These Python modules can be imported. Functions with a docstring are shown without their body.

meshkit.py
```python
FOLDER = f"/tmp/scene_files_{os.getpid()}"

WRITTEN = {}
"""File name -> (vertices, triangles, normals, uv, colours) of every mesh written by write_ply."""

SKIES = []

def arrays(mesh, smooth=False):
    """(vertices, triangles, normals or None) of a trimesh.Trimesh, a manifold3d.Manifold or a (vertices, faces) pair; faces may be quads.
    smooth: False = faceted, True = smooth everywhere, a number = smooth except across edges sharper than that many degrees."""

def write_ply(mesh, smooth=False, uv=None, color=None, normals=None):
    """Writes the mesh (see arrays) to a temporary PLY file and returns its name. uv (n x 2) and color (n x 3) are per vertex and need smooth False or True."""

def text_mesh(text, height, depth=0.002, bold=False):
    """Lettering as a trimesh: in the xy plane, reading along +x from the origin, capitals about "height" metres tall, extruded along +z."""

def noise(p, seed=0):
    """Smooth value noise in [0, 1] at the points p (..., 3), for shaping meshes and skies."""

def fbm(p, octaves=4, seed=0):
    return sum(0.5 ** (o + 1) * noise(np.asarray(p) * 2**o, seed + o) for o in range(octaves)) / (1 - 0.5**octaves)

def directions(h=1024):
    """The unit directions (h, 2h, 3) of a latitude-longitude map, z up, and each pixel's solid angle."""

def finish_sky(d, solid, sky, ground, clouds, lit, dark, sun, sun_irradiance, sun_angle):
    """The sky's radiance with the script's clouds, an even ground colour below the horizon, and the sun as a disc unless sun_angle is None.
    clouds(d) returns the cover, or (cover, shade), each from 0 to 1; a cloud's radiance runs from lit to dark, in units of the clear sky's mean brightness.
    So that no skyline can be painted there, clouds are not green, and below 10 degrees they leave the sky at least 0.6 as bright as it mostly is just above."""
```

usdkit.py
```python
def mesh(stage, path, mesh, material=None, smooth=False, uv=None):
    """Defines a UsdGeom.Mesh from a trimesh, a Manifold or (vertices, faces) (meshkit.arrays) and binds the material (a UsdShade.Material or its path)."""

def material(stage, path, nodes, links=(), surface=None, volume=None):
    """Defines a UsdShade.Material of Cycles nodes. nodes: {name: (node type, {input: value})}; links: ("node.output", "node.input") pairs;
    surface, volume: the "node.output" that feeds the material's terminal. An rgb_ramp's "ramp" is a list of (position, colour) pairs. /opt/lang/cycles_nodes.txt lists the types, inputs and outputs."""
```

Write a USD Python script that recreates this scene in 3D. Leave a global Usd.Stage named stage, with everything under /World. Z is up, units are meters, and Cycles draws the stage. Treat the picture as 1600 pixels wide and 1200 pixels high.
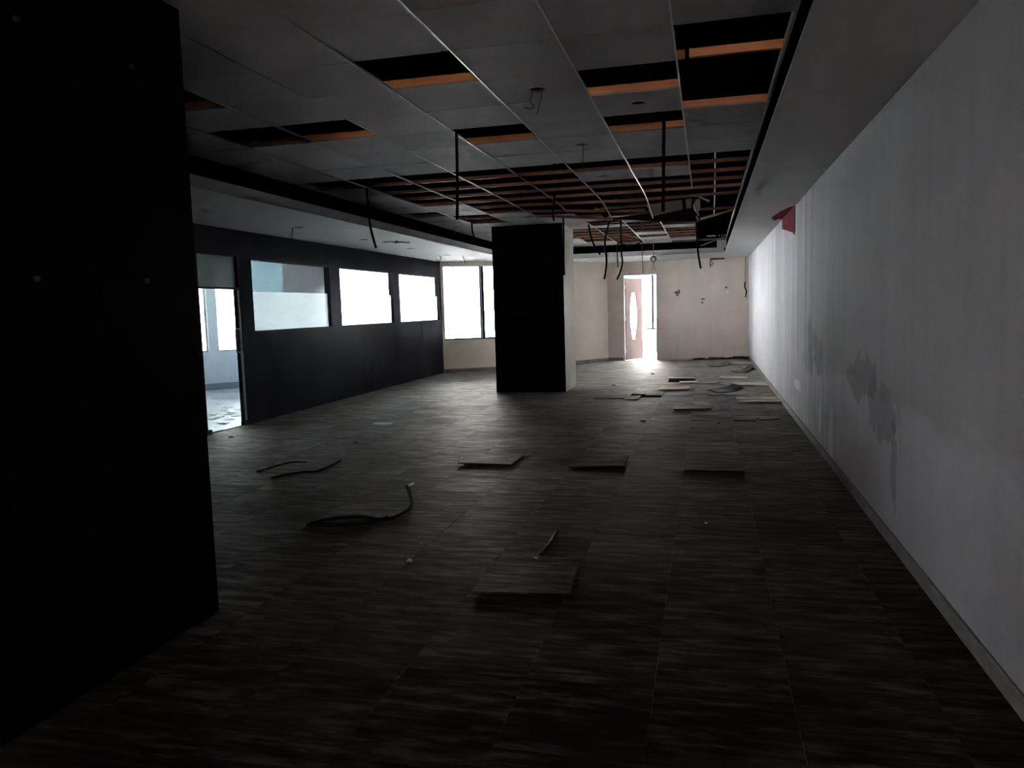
import math, random
import numpy as np
import trimesh
import manifold3d as m3
import shapely
from shapely.geometry import Polygon, Point, box as sbox
import usdkit, meshkit
from pxr import Usd, UsdGeom, UsdLux, UsdShade, Gf, Sdf

rng = random.Random(7)
stage = Usd.Stage.CreateInMemory()
UsdGeom.SetStageUpAxis(stage, 'Z')
UsdGeom.SetStageMetersPerUnit(stage, 1.0)
UsdGeom.Xform.Define(stage, '/World')
UsdGeom.Scope.Define(stage, '/World/Looks')

# ------------------------------------------------------------------ camera, sky, exposure
EXPOSURE = 4.5
SKY = 1.0
cam = UsdGeom.Camera.Define(stage, '/World/camera')
YAW, PITCH, ROLL, EYE = -.2461, -.0956, -.0295, 1.45
cy_, sy_, cp_, sp_ = math.cos(YAW), math.sin(YAW), math.cos(PITCH), math.sin(PITCH)
fwd = np.array([sy_ * cp_, cy_ * cp_, sp_])
rgt = np.array([cy_, -sy_, 0.0])
upv = np.cross(rgt, fwd)
r2 = rgt * math.cos(ROLL) + upv * math.sin(ROLL)
u2 = upv * math.cos(ROLL) - rgt * math.sin(ROLL)
M = Gf.Matrix4d(*r2, 0, *u2, 0, *(-fwd), 0, 0, 0, EYE, 1)
cam.AddTransformOp().Set(M)
cam.CreateHorizontalApertureAttr(36.0)
cam.CreateFocalLengthAttr(1217.2 * 36 / 1600)
cam.CreateClippingRangeAttr(Gf.Vec2f(0.05, 2000))
cam.CreateExposureAttr(EXPOSURE)
cam.CreateFStopAttr(0.0)

dome = UsdLux.DomeLight.Define(stage, '/World/sky')          # even overcast sky
dome.CreateIntensityAttr(SKY)
dome.CreateColorAttr(Gf.Vec3f(0.99, 0.96, 0.99))

# ------------------------------------------------------------------ helpers
used = {}


def numbered(parent, name):
    k = (parent, name)
    n = used.get(k, -1) + 1
    used[k] = n
    return name if n == 0 else f'{name}_{n:03d}'


def props(p, label=None, cat=None, group=None, kind=None):
    for k, v in (('label', label), ('category', cat), ('group', group), ('kind', kind)):
        if v:
            p.SetCustomDataByKey(k, v)
    return p


def path_of(parent):
    return '/World' if parent is None else str(parent.GetPath())


def thing(name, label=None, cat=None, group=None, kind=None, loc=None, parent=None):
    pp = path_of(parent)
    x = UsdGeom.Xform.Define(stage, f'{pp}/{numbered(pp, name)}')
    if loc is not None:
        x.AddTranslateOp().Set(Gf.Vec3d(*map(float, loc)))
    return props(x.GetPrim(), label, cat, group, kind)


def obj(name, mesh, mat, parent=None, label=None, cat=None, group=None, kind=None, smooth=False, off=None):
    pp = path_of(parent)
    v, f, _ = meshkit.arrays(mesh)
    tm = trimesh.Trimesh(v, f, process=False)
    if off is not None:
        tm.apply_translation(-np.asarray(off, float))
    m = usdkit.mesh(stage, f'{pp}/{numbered(pp, name)}', tm, mat, smooth=smooth)
    return props(m.GetPrim(), label, cat, group, kind)


def box(x0, x1, y0, y1, z0, z1):
    b = trimesh.creation.box((abs(x1 - x0), abs(y1 - y0), abs(z1 - z0)))
    b.apply_translation(((x0 + x1) / 2, (y0 + y1) / 2, (z0 + z1) / 2))
    return b


def cbox(x0, x1, y0, y1, z0, z1, c=.004):
    c = min(c, abs(x1 - x0) * .4, abs(y1 - y0) * .4, abs(z1 - z0) * .4)
    pts = []
    for X in (0, 1):
        for Y in (0, 1):
            for Z in (0, 1):
                p = np.array([(x0, x1)[X], (y0, y1)[Y], (z0, z1)[Z]], float)
                s = np.array([1 - 2 * X, 1 - 2 * Y, 1 - 2 * Z]) * c
                for k in range(3):
                    q = p + s
                    q[k] = p[k]
                    pts.append(q)
    return trimesh.convex.convex_hull(np.array(pts))


def cat(*ms):
    return trimesh.util.concatenate([m for m in ms])


def place(mesh, A, B, thick):
    """mesh in (u, z, w): u along A->B, z up, w thickness to the left of A->B."""
    A, B = np.array(A, float), np.array(B, float)
    d = (B - A) / np.linalg.norm(B - A)
    n = np.array([-d[1], d[0]])
    v = np.array(mesh.vertices)
    out = np.zeros_like(v)
    out[:, 0] = A[0] + d[0] * v[:, 0] + n[0] * v[:, 2]
    out[:, 1] = A[1] + d[1] * v[:, 0] + n[1] * v[:, 2]
    out[:, 2] = v[:, 1]
    t = trimesh.Trimesh(out, mesh.faces, process=False)
    if t.volume < 0:
        t.invert()
    return t


def panel(A, B, z0, z1, w0, w1, holes=(), u0=0., u1=None):
    """upright slab from A to B with rectangular holes (ua, ub, za, zb)."""
    L = math.dist(A, B) if u1 is None else u1
    p = sbox(u0, z0, L, z1)
    for h in holes:
        p = p.difference(sbox(h[0], h[2], h[1], h[3]))
    gs = list(getattr(p, 'geoms', [p]))
    ms = []
    for g in gs:
        m = trimesh.creation.extrude_polygon(g, w1 - w0, engine='earcut')
        m.apply_translation((0, 0, w0))
        ms.append(m)
    return place(cat(*ms), A, B, 0)


def spline(pts, n=8):
    p = np.asarray(pts, float)
    if len(p) < 3:
        return np.array([p[0] + (p[-1] - p[0]) * t for t in np.linspace(0, 1, n)])
    q = np.vstack([2 * p[0] - p[1], p, 2 * p[-1] - p[-2]])
    out = []
    for i in range(1, len(q) - 2):
        for t in np.linspace(0, 1, n, endpoint=False):
            a, b, c, d = q[i - 1], q[i], q[i + 1], q[i + 2]
            out.append(.5 * (2 * b + (c - a) * t + (2 * a - 5 * b + 4 * c - d) * t ** 2 + (3 * b - a - 3 * c + d) * t ** 3))
    out.append(p[-1])
    return np.array(out)


def tube(pts, r, seg=8, ribs=0.0, smooth_n=8):
    c = spline(pts, smooth_n)
    if ribs:                                               # corrugated conduit: many rings of alternating radius
        L = np.concatenate([[0], np.cumsum(np.linalg.norm(np.diff(c, axis=0), axis=1))])
        s = np.arange(0, L[-1], .011)
        c = np.stack([np.interp(s, L, c[:, k]) for k in range(3)], 1)
    t = np.gradient(c, axis=0)
    t /= np.linalg.norm(t, axis=1, keepdims=True) + 1e-12
    ref = np.array([1., .13, .07]) if abs(t[:, 0]).mean() < .8 else np.array([.1, 1., .1])
    vs, fs = [], []
    for i in range(len(c)):
        a = np.cross(t[i], ref)
        a /= np.linalg.norm(a)
        b = np.cross(t[i], a)
        rr = r * (1 + (ribs if i % 2 else -ribs))
        for k in range(seg):
            g = 2 * math.pi * k / seg
            vs.append(c[i] + rr * (math.cos(g) * a + math.sin(g) * b))
    for i in range(len(c) - 1):
        for k in range(seg):
            k2 = (k + 1) % seg
            p0, p1, p2, p3 = i * seg + k, i * seg + k2, (i + 1) * seg + k2, (i + 1) * seg + k
            fs += [[p0, p1, p2], [p0, p2, p3]]
    n = len(vs)
    vs += [c[0], c[-1]]
    for k in range(seg):
        k2 = (k + 1) % seg
        fs += [[n, k2, k], [n + 1, (len(c) - 1) * seg + k, (len(c) - 1) * seg + k2]]
    m = trimesh.Trimesh(np.array(vs), np.array(fs), process=False)
    if m.volume < 0:
        m.invert()
    return m


def sheet(fn, nu, nv, w, d, th):
    """thin solid sheet: fn(u, v) with u, v in 0..1 gives height over the base; local x = u*w - w/2, y = v*d - d/2."""
    us, vs = np.linspace(0, 1, nu + 1), np.linspace(0, 1, nv + 1)
    P = np.array([[((u - .5) * w, (v - .5) * d, fn(u, v)) for v in vs] for u in us])
    top, bot = P.copy(), P.copy()
    top[..., 2] += th
    V = np.vstack([top.reshape(-1, 3), bot.reshape(-1, 3)])
    N = (nu + 1) * (nv + 1)
    idx = lambda i, j: i * (nv + 1) + j
    F = []
    for i in range(nu):
        for j in range(nv):
            a, b, c, e = idx(i, j), idx(i + 1, j), idx(i + 1, j + 1), idx(i, j + 1)
            F += [[a, b, c], [a, c, e], [N + a, N + c, N + b], [N + a, N + e, N + c]]
    ring = [idx(i, 0) for i in range(nu)] + [idx(nu, j) for j in range(nv)] + [idx(i, nv) for i in range(nu, 0, -1)] + [idx(0, j) for j in range(nv, 0, -1)]
    for k in range(len(ring)):
        a, b = ring[k], ring[(k + 1) % len(ring)]
        F += [[a, N + a, b], [b, N + a, N + b]]
    return trimesh.Trimesh(V, np.array(F), process=False)


def rotz(m, a, loc=(0, 0, 0)):
    m = m.copy()
    m.apply_transform(trimesh.transformations.rotation_matrix(a, (0, 0, 1)))
    m.apply_translation(loc)
    return m


# ------------------------------------------------------------------ materials
class G:
    def __init__(s):
        s.n, s.l, s.c = {}, [], 0

    def __call__(s, kind, **kw):
        s.c += 1
        nm = f'{kind}{s.c}'
        lit = {}
        for k, v in kw.items():
            if isinstance(v, tuple) and len(v) == 2 and v[0] == '@':
                s.l.append((v[1], f'{nm}.{k}'))
            else:
                lit[k] = v
        s.n[nm] = (kind, lit)
        return lambda o: ('@', f'{nm}.{o}')

    def pos(s, scale=(1, 1, 1), obj=False):
        p = s('texture_coordinate')('object') if obj else s('geometry')('position')
        return s('mapping', vector=p, scale=scale)('vector')

    def noise(s, scale=(1, 1, 1), detail=4, rough=.6, obj=False, dist=0.):
        return s('noise_texture', vector=s.pos(scale, obj), scale=1., detail=detail, roughness=rough, distortion=dist)('fac')

    def ramp(s, fac, stops):
        return s('rgb_ramp', fac=fac, ramp=stops)('color')

    def math(s, op, a, b=0., c=0., clampit=False):
        return s('math', math_type=op, value1=a, value2=b, value3=c, use_clamp=clampit)('value')

    def mix(s, fac, a, b, mode='mix'):
        return s('mix', mix_type=mode, fac=fac, color1=a, color2=b)('color')

    def done(s, name, surf):
        return usdkit.material(stage, f'/World/Looks/{name}', s.n, s.l, surface=surf[1])


def tint_random(g, col, lo=.75, hi=1.2):
    r = g('object_info')('random')
    f = g('map_range', value=r, from_min=0., from_max=1., to_min=lo, to_max=hi)('result')
    cc = g('combine_color', r=f, g=f, b=f)('color')
    return g.mix(1., col, cc, 'multiply')


def simple(name, col, rough=.6, metallic=0., var=.12, scale=(9, 9, 9), spec=.5, rnd=None, bump=0.):
    g = G()
    n = g.noise(scale, 5, .6)
    c = np.array(col, float)
    base = g.ramp(n, [(.25, tuple(c * (1 - var))), (.75, tuple(np.minimum(c * (1 + var), 1)))])
    if rnd:
        base = tint_random(g, base, *rnd)
    kw = dict(base_color=base, roughness=rough, metallic=metallic, specular_ior_level=spec)
    if bump:
        kw['normal'] = g('bump', height=n, strength=1., distance=bump)('normal')
    return g.done(name, g('principled_bsdf', **kw)('BSDF'))


MAT = {}


def ellipse(g, cy, cz, ry, rz, soft=.3, wob=.75, freq=4.5):
    """0..1 mask of an irregular stain on the right wall, around (y, z)."""
    sx = g('separate_xyz', vector=g('geometry')('position'))
    n = g.noise((freq, freq, freq), 5, .65)
    dy = g.math('multiply', g.math('subtract', sx('y'), cy), 1 / ry)
    dz = g.math('multiply', g.math('subtract', sx('z'), cz), 1 / rz)
    d = g.math('sqrt', g.math('add', g.math('multiply', dy, dy), g.math('multiply', dz, dz)))
    d = g.math('add', d, g.math('multiply', g.math('subtract', n, .5), wob * 4))
    return g('map_range', value=d, from_min=1. + soft / 2, from_max=1. - soft / 2, to_min=0., to_max=1., clamp=True)('result')


def m_right_wall():
    g = G()
    cloud = g.noise((.9, .9, .9), 5, .6)
    streak = g.noise((1, 5.5, .22), 5, .65)
    fine = g.noise((45, 45, 45), 3, .7)
    c = g.ramp(cloud, [(.3, (.43, .42, .44)), (.5, (.50, .49, .515)), (.7, (.55, .54, .57))])
    yy_ = g('separate_xyz', vector=g('geometry')('position'))('y')
    zone = g.math('multiply', g('map_range', value=yy_, from_min=6.2, from_max=8.2, to_min=.12, to_max=.8, clamp=True)('result'), g('map_range', value=yy_, from_min=11.5, from_max=14.5, to_min=1., to_max=.35, clamp=True)('result'))
    c = g.mix(zone, c, g.ramp(streak, [(.34, (.52, .51, .52)), (.52, (1, 1, 1)), (1., (1, 1, 1))]), 'multiply')
    c = g.mix(.5, c, g.ramp(fine, [(.3, (.86, .86, .87)), (.7, (1, 1, 1))]), 'multiply')
    zz_ = g('separate_xyz', vector=g('geometry')('position'))('z')
    edge = g.math('add', zz_, g.math('multiply', g.math('subtract', g.noise((2.2, 2.2, 6.), 5, .6), .5), .35))   # old dado line: bare damp plaster above, paint below
    upper = g.math('multiply', g('map_range', value=edge, from_min=.80, from_max=.90, to_min=0., to_max=1., clamp=True)('result'), g('map_range', value=g.math('add', yy_, g.math('multiply', cloud, 1.5)), from_min=9.2, from_max=11., to_min=1., to_max=0., clamp=True)('result'))
    c = g.mix(g.math('multiply', upper, .8), c, g.mix(1., c, (.78, .745, .71), 'multiply'))
    for (yy, zz, ry, rz, dark) in ((8.6, 1.02, .28, .24, .55), (8.0, .93, .30, .16, .55), (5.9, .90, .5, .14, .52), (5.2, .74, .45, .18, .48), (8.9, .80, .5, .1, .4), (4.85, .5, .08, .25, .45)):
        msk = g.math('multiply', ellipse(g, yy, zz, ry, rz), dark)
        c = g.mix(msk, c, (.16, .15, .16))
    for (yy, zz, ry, rz) in ((9.6, 1.9, .25, .8), (8.1, 1.9, .3, .75), (10.9, 1.6, .2, .8), (12.5, 1.5, .35, 1.), (6.9, 2., .5, .5)):   # damp runs from the ceiling
        msk = g.math('multiply', ellipse(g, yy, zz, ry, rz, 1.2, .35, 4.), .28)
        c = g.mix(msk, c, (.30, .28, .28))
    for (yy, zz, ry, rz) in ((7.9, .33, .09, .12), (7.2, .2, .12, .3), (9.8, .45, .3, .06)):        # filler
        c = g.mix(g.math('multiply', ellipse(g, yy, zz, ry, rz, .5, .4, 8.), .6), c, (.80, .77, .72))
    rough = .8
    b = g('bump', height=fine, strength=.5, distance=.002)('normal')
    return g.done('plaster_stained', g('principled_bsdf', base_color=c, roughness=rough, normal=b, specular_ior_level=.3)('BSDF'))


def m_plaster(name, col, var=.1, streak=.25):
    g = G()
    cloud = g.noise((1.1, 1.1, 1.1), 5, .6)
    st = g.noise((5, 5, .4), 4, .6)
    fine = g.noise((40, 40, 40), 3, .6)
    c = np.array(col)
    base = g.ramp(cloud, [(.3, tuple(c * (1 - var))), (.7, tuple(c * (1 + var * .6)))])
    base = g.mix(streak, base, g.ramp(st, [(.3, (.7, .69, .67)), (.55, (1, 1, 1))]), 'multiply')
    b = g('bump', height=fine, strength=.4, distance=.001)('normal')
    return g.done(name, g('principled_bsdf', base_color=base, roughness=.8, normal=b, specular_ior_level=.3)('BSDF'))


def m_carpet(name, dark, light, rnd=(.85, 1.15), sheen=1.0):
    g = G()
    rand = g('object_info')('random')
    p = g('geometry')('position')
    sh = g('combine_xyz', x=g.math('multiply', rand, 37.), y=g.math('multiply', rand, 11.), z=0.)('vector')
    pv = g('vector_math', math_type='add', vector1=p, vector2=sh)('vector')
    s1 = g('noise_texture', vector=g('mapping', vector=pv, scale=(3.4, 17., 1.))('vector'), scale=1., detail=3., roughness=.65)('fac')
    s2 = g('noise_texture', vector=g('mapping', vector=pv, scale=(1.3, 4.5, 1.))('vector'), scale=1., detail=2., roughness=.5)('fac')
    st = g.math('add', g.math('multiply', s1, .72), g.math('multiply', s2, .28))
    fine = g('noise_texture', vector=g('mapping', vector=pv, scale=(60., 240., 60.))('vector'), scale=1., detail=3., roughness=.7)('fac')
    dirt = g.noise((.8, .8, .8), 5, .6)
    c = g.ramp(st, [(.42, dark), (.53, tuple(np.array(dark) * .75 + np.array(light) * .25)), (.62, light)])
    c = g.mix(.6, c, g.ramp(fine, [(.3, (.6, .6, .6)), (.7, (1.15, 1.15, 1.15))]), 'multiply')
    c = g.mix(g.math('multiply', g('map_range', value=dirt, from_min=.45, from_max=.7, to_min=0., to_max=1., clamp=True)('result'), .35), c, (.10, .085, .07))
    c = tint_random(g, c, *rnd)
    b = g('bump', height=fine, strength=.6, distance=.002)('normal')
    ge = g('geometry')
    co = g.math('absolute', g('vector_math', math_type='dot_product', vector1=ge('normal'), vector2=ge('incoming'))('value'))
    fr = g.math('multiply', g.math('power', g.math('subtract', 1., co), 6.), sheen)          # flattened pile shines at a grazing view
    gc = g.mix(1., g.ramp(st, [(.42, (.5, .46, .42)), (.53, (.78, .72, .67)), (.62, (1., .97, .93))]), g.ramp(fine, [(.3, (.6, .6, .6)), (.7, (1, 1, 1))]), 'multiply')
    gc = tint_random(g, gc, .8, 1.1)
    return g.done(name, g('mix_closure', fac=fr, closure1=g('diffuse_bsdf', color=c, normal=b)('BSDF'), closure2=g('glossy_bsdf', color=gc, roughness=.6)('BSDF'))('closure'))


def m_glass(name, tint=(.95, .98, .97), refl=.96, rough=.02):
    g = G()
    ge = g('geometry')
    co = g.math('absolute', g('vector_math', math_type='dot_product', vector1=ge('normal'), vector2=ge('incoming'))('value'))
    fr = g.math('multiply_add', g.math('power', g.math('subtract', 1., co), 5.), refl, .04 * refl)
    return g.done(name, g('mix_closure', fac=fr, closure1=g('transparent_bsdf', color=tint)('BSDF'), closure2=g('glossy_bsdf', color=(1., 1., 1.), roughness=rough)('BSDF'))('closure'))


def m_laminate():
    g = G()
    n = g.noise((1.5, 1.5, .6), 4, .6)
    c = g.ramp(n, [(.3, (.024, .025, .036)), (.7, (.038, .039, .053))])
    ge = g('geometry')
    co = g.math('absolute', g('vector_math', math_type='dot_product', vector1=ge('normal'), vector2=ge('incoming'))('value'))
    fr = g.math('multiply_add', g.math('power', g.math('subtract', 1., co), 5.), .07, .003)
    return g.done('dark_laminate', g('mix_closure', fac=fr, closure1=g('diffuse_bsdf', color=c)('BSDF'), closure2=g('glossy_bsdf', color=(.9, .93, 1.), roughness=.28)('BSDF'))('closure'))


def m_film(name, col, clear=.06):
    g = G()
    n = g.noise((2, 2, 2), 3, .5)
    c = g.ramp(n, [(.3, tuple(np.array(col) * .96)), (.7, col)])
    tl = g('translucent_bsdf', color=c)('BSDF')
    df = g('diffuse_bsdf', color=(.5, .52, .53))('BSDF')
    a = g('mix_closure', fac=.25, closure1=tl, closure2=df)('closure')
    return g.done(name, g('mix_closure', fac=clear, closure1=a, closure2=g('transparent_bsdf', color=(1., 1., 1.))('BSDF'))('closure'))


def m_wood(name, a, b, rough=.6):
    g = G()
    n = g.noise((1.6, 40, 40), 5, .6)
    c = g.ramp(n, [(.3, a), (.7, b)])
    c = tint_random(g, c, .8, 1.15)
    return g.done(name, g('principled_bsdf', base_color=c, roughness=rough, specular_ior_level=.3)('BSDF'))


def m_ceiling_tile():
    g = G()
    fine = g.noise((120, 120, 120), 2, .6)
    cl = g.noise((1.3, 1.3, 1.3), 4, .6)
    c = g.ramp(cl, [(.3, (.30, .29, .295)), (.7, (.40, .39, .395))])
    c = g.mix(.5, c, g.ramp(fine, [(.35, (.75, .75, .75)), (.6, (1, 1, 1))]), 'multiply')
    c = tint_random(g, c, .88, 1.08)
    return g.done('ceiling_board', g('principled_bsdf', base_color=c, roughness=.85, specular_ior_level=.25)('BSDF'))


MAT['right_wall'] = m_right_wall()
MAT['plaster'] = m_plaster('plaster_beige', (.82, .74, .655), .08, .12)
MAT['plaster_grey'] = m_plaster('plaster_grey', (.72, .645, .59), .14, .16)
MAT['white'] = m_plaster('white_paint', (.74, .74, .74), .05, .1)
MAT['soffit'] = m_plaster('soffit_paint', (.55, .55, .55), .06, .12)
MAT['room_floor'] = simple('grey_vinyl', (.33, .32, .36), .45, var=.15, scale=(2, 2, 2))
MAT['teal'] = m_plaster('teal_paint', (.36, .50, .54), .1, .2)
MAT['dado'] = simple('pale_blue_panel', (.80, .83, .88), .5, var=.03)
MAT['skirting'] = simple('blue_grey_skirting', (.28, .32, .38), .5, var=.08)
MAT['partition'] = m_laminate()
MAT['pillar_black'] = simple('black_laminate', (.003, .003, .0035), .7, var=.2, scale=(2, 2, 1), spec=.03)
MAT['carpet'] = m_carpet('carpet_streaked', (.009, .008, .0072), (.080, .071, .062))
MAT['carpet_back'] = m_carpet('carpet_backing', (.66, .59, .49), (.78, .71, .60), (.92, 1.05), .3)
MAT['subfloor'] = simple('concrete_dark', (.02, .019, .018), .9, spec=0., var=.2, scale=(3, 3, 3))
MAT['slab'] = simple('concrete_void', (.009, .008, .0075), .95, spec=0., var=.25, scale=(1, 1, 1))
MAT['tile'] = m_ceiling_tile()
MAT['wood'] = m_wood('timber_batten', (.70, .33, .125), (.80, .43, .18))
MAT['wood_dark'] = m_wood('timber_aged', (.20, .11, .07), (.30, .17, .11))
MAT['runner'] = simple('white_metal_strip', (.5, .5, .5), .4, .3, var=.06)
MAT['runner_dull'] = simple('dull_metal_strip', (.20, .20, .20), .5, .2, var=.1)
MAT['edge'] = simple('edge_trim_dark', (.17, .17, .17), .6, var=.1)
MAT['trim_grey'] = simple('grey_edge_trim', (.42, .41, .41), .6, var=.08)
MAT['base'] = simple('worn_skirting', (.19, .172, .155), .7, var=.3, scale=(4, 5, 12))
MAT['black_plastic'] = simple('black_conduit', (.006, .006, .0065), .7, var=.15, spec=.08)
MAT['wire'] = simple('brown_wire', (.06, .045, .04), .5, var=.2)
MAT['metal'] = simple('brushed_steel', (.45, .46, .48), .35, .9, var=.05)
MAT['rail'] = simple('blue_grey_rail', (.34, .39, .46), .4, var=.05)
MAT['dark_metal'] = simple('dark_aluminium', (.016, .016, .021), .6, 0., var=.1, spec=.1)
MAT['glass'] = m_glass('clear_glass')
MAT['glass_dusty'] = m_glass('dusty_glass', (.94, .97, .97), .25, .08)
MAT['glass_tint'] = m_glass('tinted_glass', (.72, .77, .78))
MAT['glass_bronze'] = m_glass('bronze_glass', (.93, .78, .73))
MAT['film'] = m_film('frosted_film', (.86, .88, .88))
MAT['transom'] = m_film('grey_green_film', (.17, .20, .19), .03)
MAT['door_wood'] = m_wood('door_veneer', (.10, .067, .06), (.135, .092, .083), .6)
MAT['frame_white'] = simple('white_frame', (.72, .70, .70), .4, var=.04)
MAT['red'] = simple('red_paint', (.20, .055, .07), .9, spec=0., var=.25, scale=(5, 5, 5))
MAT['paper'] = simple('white_paper', (.72, .72, .70), .8, var=.08)
MAT['cap'] = simple('brass_cap', (.16, .115, .08), .5, .8, var=.05)
MAT['pipe'] = simple('white_pipe', (.85, .84, .82), .4, var=.05)
MAT['ply'] = m_wood('plywood_board', (.42, .30, .22), (.55, .41, .31), .7)
MAT['charred'] = simple('dark_board_back', (.016, .014, .013), .9, var=.3, spec=0.)
MAT['mark'] = simple('chipped_plaster', (.13, .115, .105), .9, var=.3)

# ------------------------------------------------------------------ plan
XR, XL, YB, YF, ZS, ZV = 1.05, -6.05, 20.85, -7.0, 3.5, 2.62            # right wall, partition, back wall, wall behind the camera, slab
TX0, TX1, TY1 = -4.362, .438, 18.658                          # tray of the tiled ceiling
ZC, ZSO = 2.88, 2.605                                         # tiled ceiling, soffit
RY0, T = 4.258, .6                                            # ceiling rows
FA, FB, FC = (-6.05, 17.5), (-4.25, 18.5), (-2.55, 20.85)     # facade of the hall
F1, F2, F3, F4 = (-6.05, 17.5), (-9.9, 13.6), (-11.6, 10.3), (-12.0, 4.0)   # facade of the office behind the partition

# ------------------------------------------------------------------ floor
fl = thing('floor', kind='structure')
obj('subfloor', box(-14, 4, -7.2, 26, -.25, -.008), MAT['subfloor'], fl)
obj('vinyl_floor', trimesh.creation.extrude_polygon(Polygon([(-6.13, 4), (-6.13, 17.45), F2, F3, F4]), .008, engine='earcut').apply_translation((0, 0, -.0079)), MAT['room_floor'], fl)
obj('vinyl_floor', box(-6, XR, 21.0, 25.2, -.0079, 0), MAT['white'], fl)
obj('door_sill', box(-2.13, -1.25, 20.85, 21.0, -.0079, 0.001), MAT['plaster'], fl)
room = Polygon([(XL, YF), (XR, YF), (XR, YB), (-2.55, YB), FB, FA])
cells = []
gone = {(-1.2, 12.37), (-.7, 14.87)}
for i in range(-12, 3):
    for j in range(-28, 29):
        x0, y0 = round(-.2 + .5 * i, 3), round(6.87 + .5 * j, 3)
        if (x0, y0) in gone:
            continue
        c = sbox(x0 + .0006, y0 + .0006, x0 + .4994, y0 + .4994).intersection(room)
        if c.area < .004:
            continue
        d = math.hypot(x0 + .25, y0 + .25)
        vis = y0 > 1.9 and not (x0 < -2.9 and y0 < 3.4) and abs(math.atan2(x0 + .25, y0 + .25) + .246) < .62
        cells.append((not vis, d, x0, y0, c))
cells.sort(key=lambda t: t[:4])
rest = []
r = random.Random(3)
for k, (nv, d, x0, y0, c) in enumerate(cells):
    m = trimesh.creation.extrude_polygon(c, .008, engine='earcut')
    v = np.array(m.vertices)
    tl = [r.uniform(-.0012, .0012) for _ in range(4)]
    u, w = (v[:, 0] - x0) / .5, (v[:, 1] - y0) / .5
    top = v[:, 2] > .004
    v[:, 2] -= .008
    v[:, 2] += top * ((1 - u) * (1 - w) * tl[0] + u * (1 - w) * tl[1] + u * w * tl[2] + (1 - u) * w * tl[3] - .001)
    m.vertices = v
    if k < 300:
        obj('carpet_tile', m, MAT['carpet'], fl)
    else:
        rest.append(m)
obj('carpet_tile', cat(*rest), MAT['carpet'], fl, kind='stuff')

# ------------------------------------------------------------------ walls
wr = thing('wall_right', kind='structure')
obj('plaster', box(XR, XR + .2, YF - .2, 26, 0, ZV), MAT['right_wall'], wr)
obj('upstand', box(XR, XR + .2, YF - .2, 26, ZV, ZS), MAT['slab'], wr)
red = Polygon([(10.10, 2.60), (10.09, 2.30), (10.22, 2.25), (10.4, 2.30), (10.9, 2.36), (11.4, 2.42), (11.83, 2.47), (11.82, 2.60)])
rm = trimesh.creation.extrude_polygon(red, .0015, engine='earcut')
v = np.array(rm.vertices)
rm = trimesh.Trimesh(np.stack([XR - .0016 + v[:, 2], v[:, 0], v[:, 1]], 1), rm.faces, process=False)
obj('paint_patch', rm, MAT['red'], wr, label='faded red paint patch')
obj('paint_patch', trimesh.creation.extrude_polygon(Polygon([(XR, 10.2), (XR - .06, 10.4), (XR - .12, 10.8), (XR - .17, 11.5), (XR - .10, 11.9), (XR - .05, 11.7), (XR, 11.8)]), .0015, engine='earcut').apply_translation((0, 0, ZSO - .0015)), MAT['red'], wr, label='faded red smear on the soffit edge')
bs = thing('baseboard_right', kind='structure')
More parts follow.
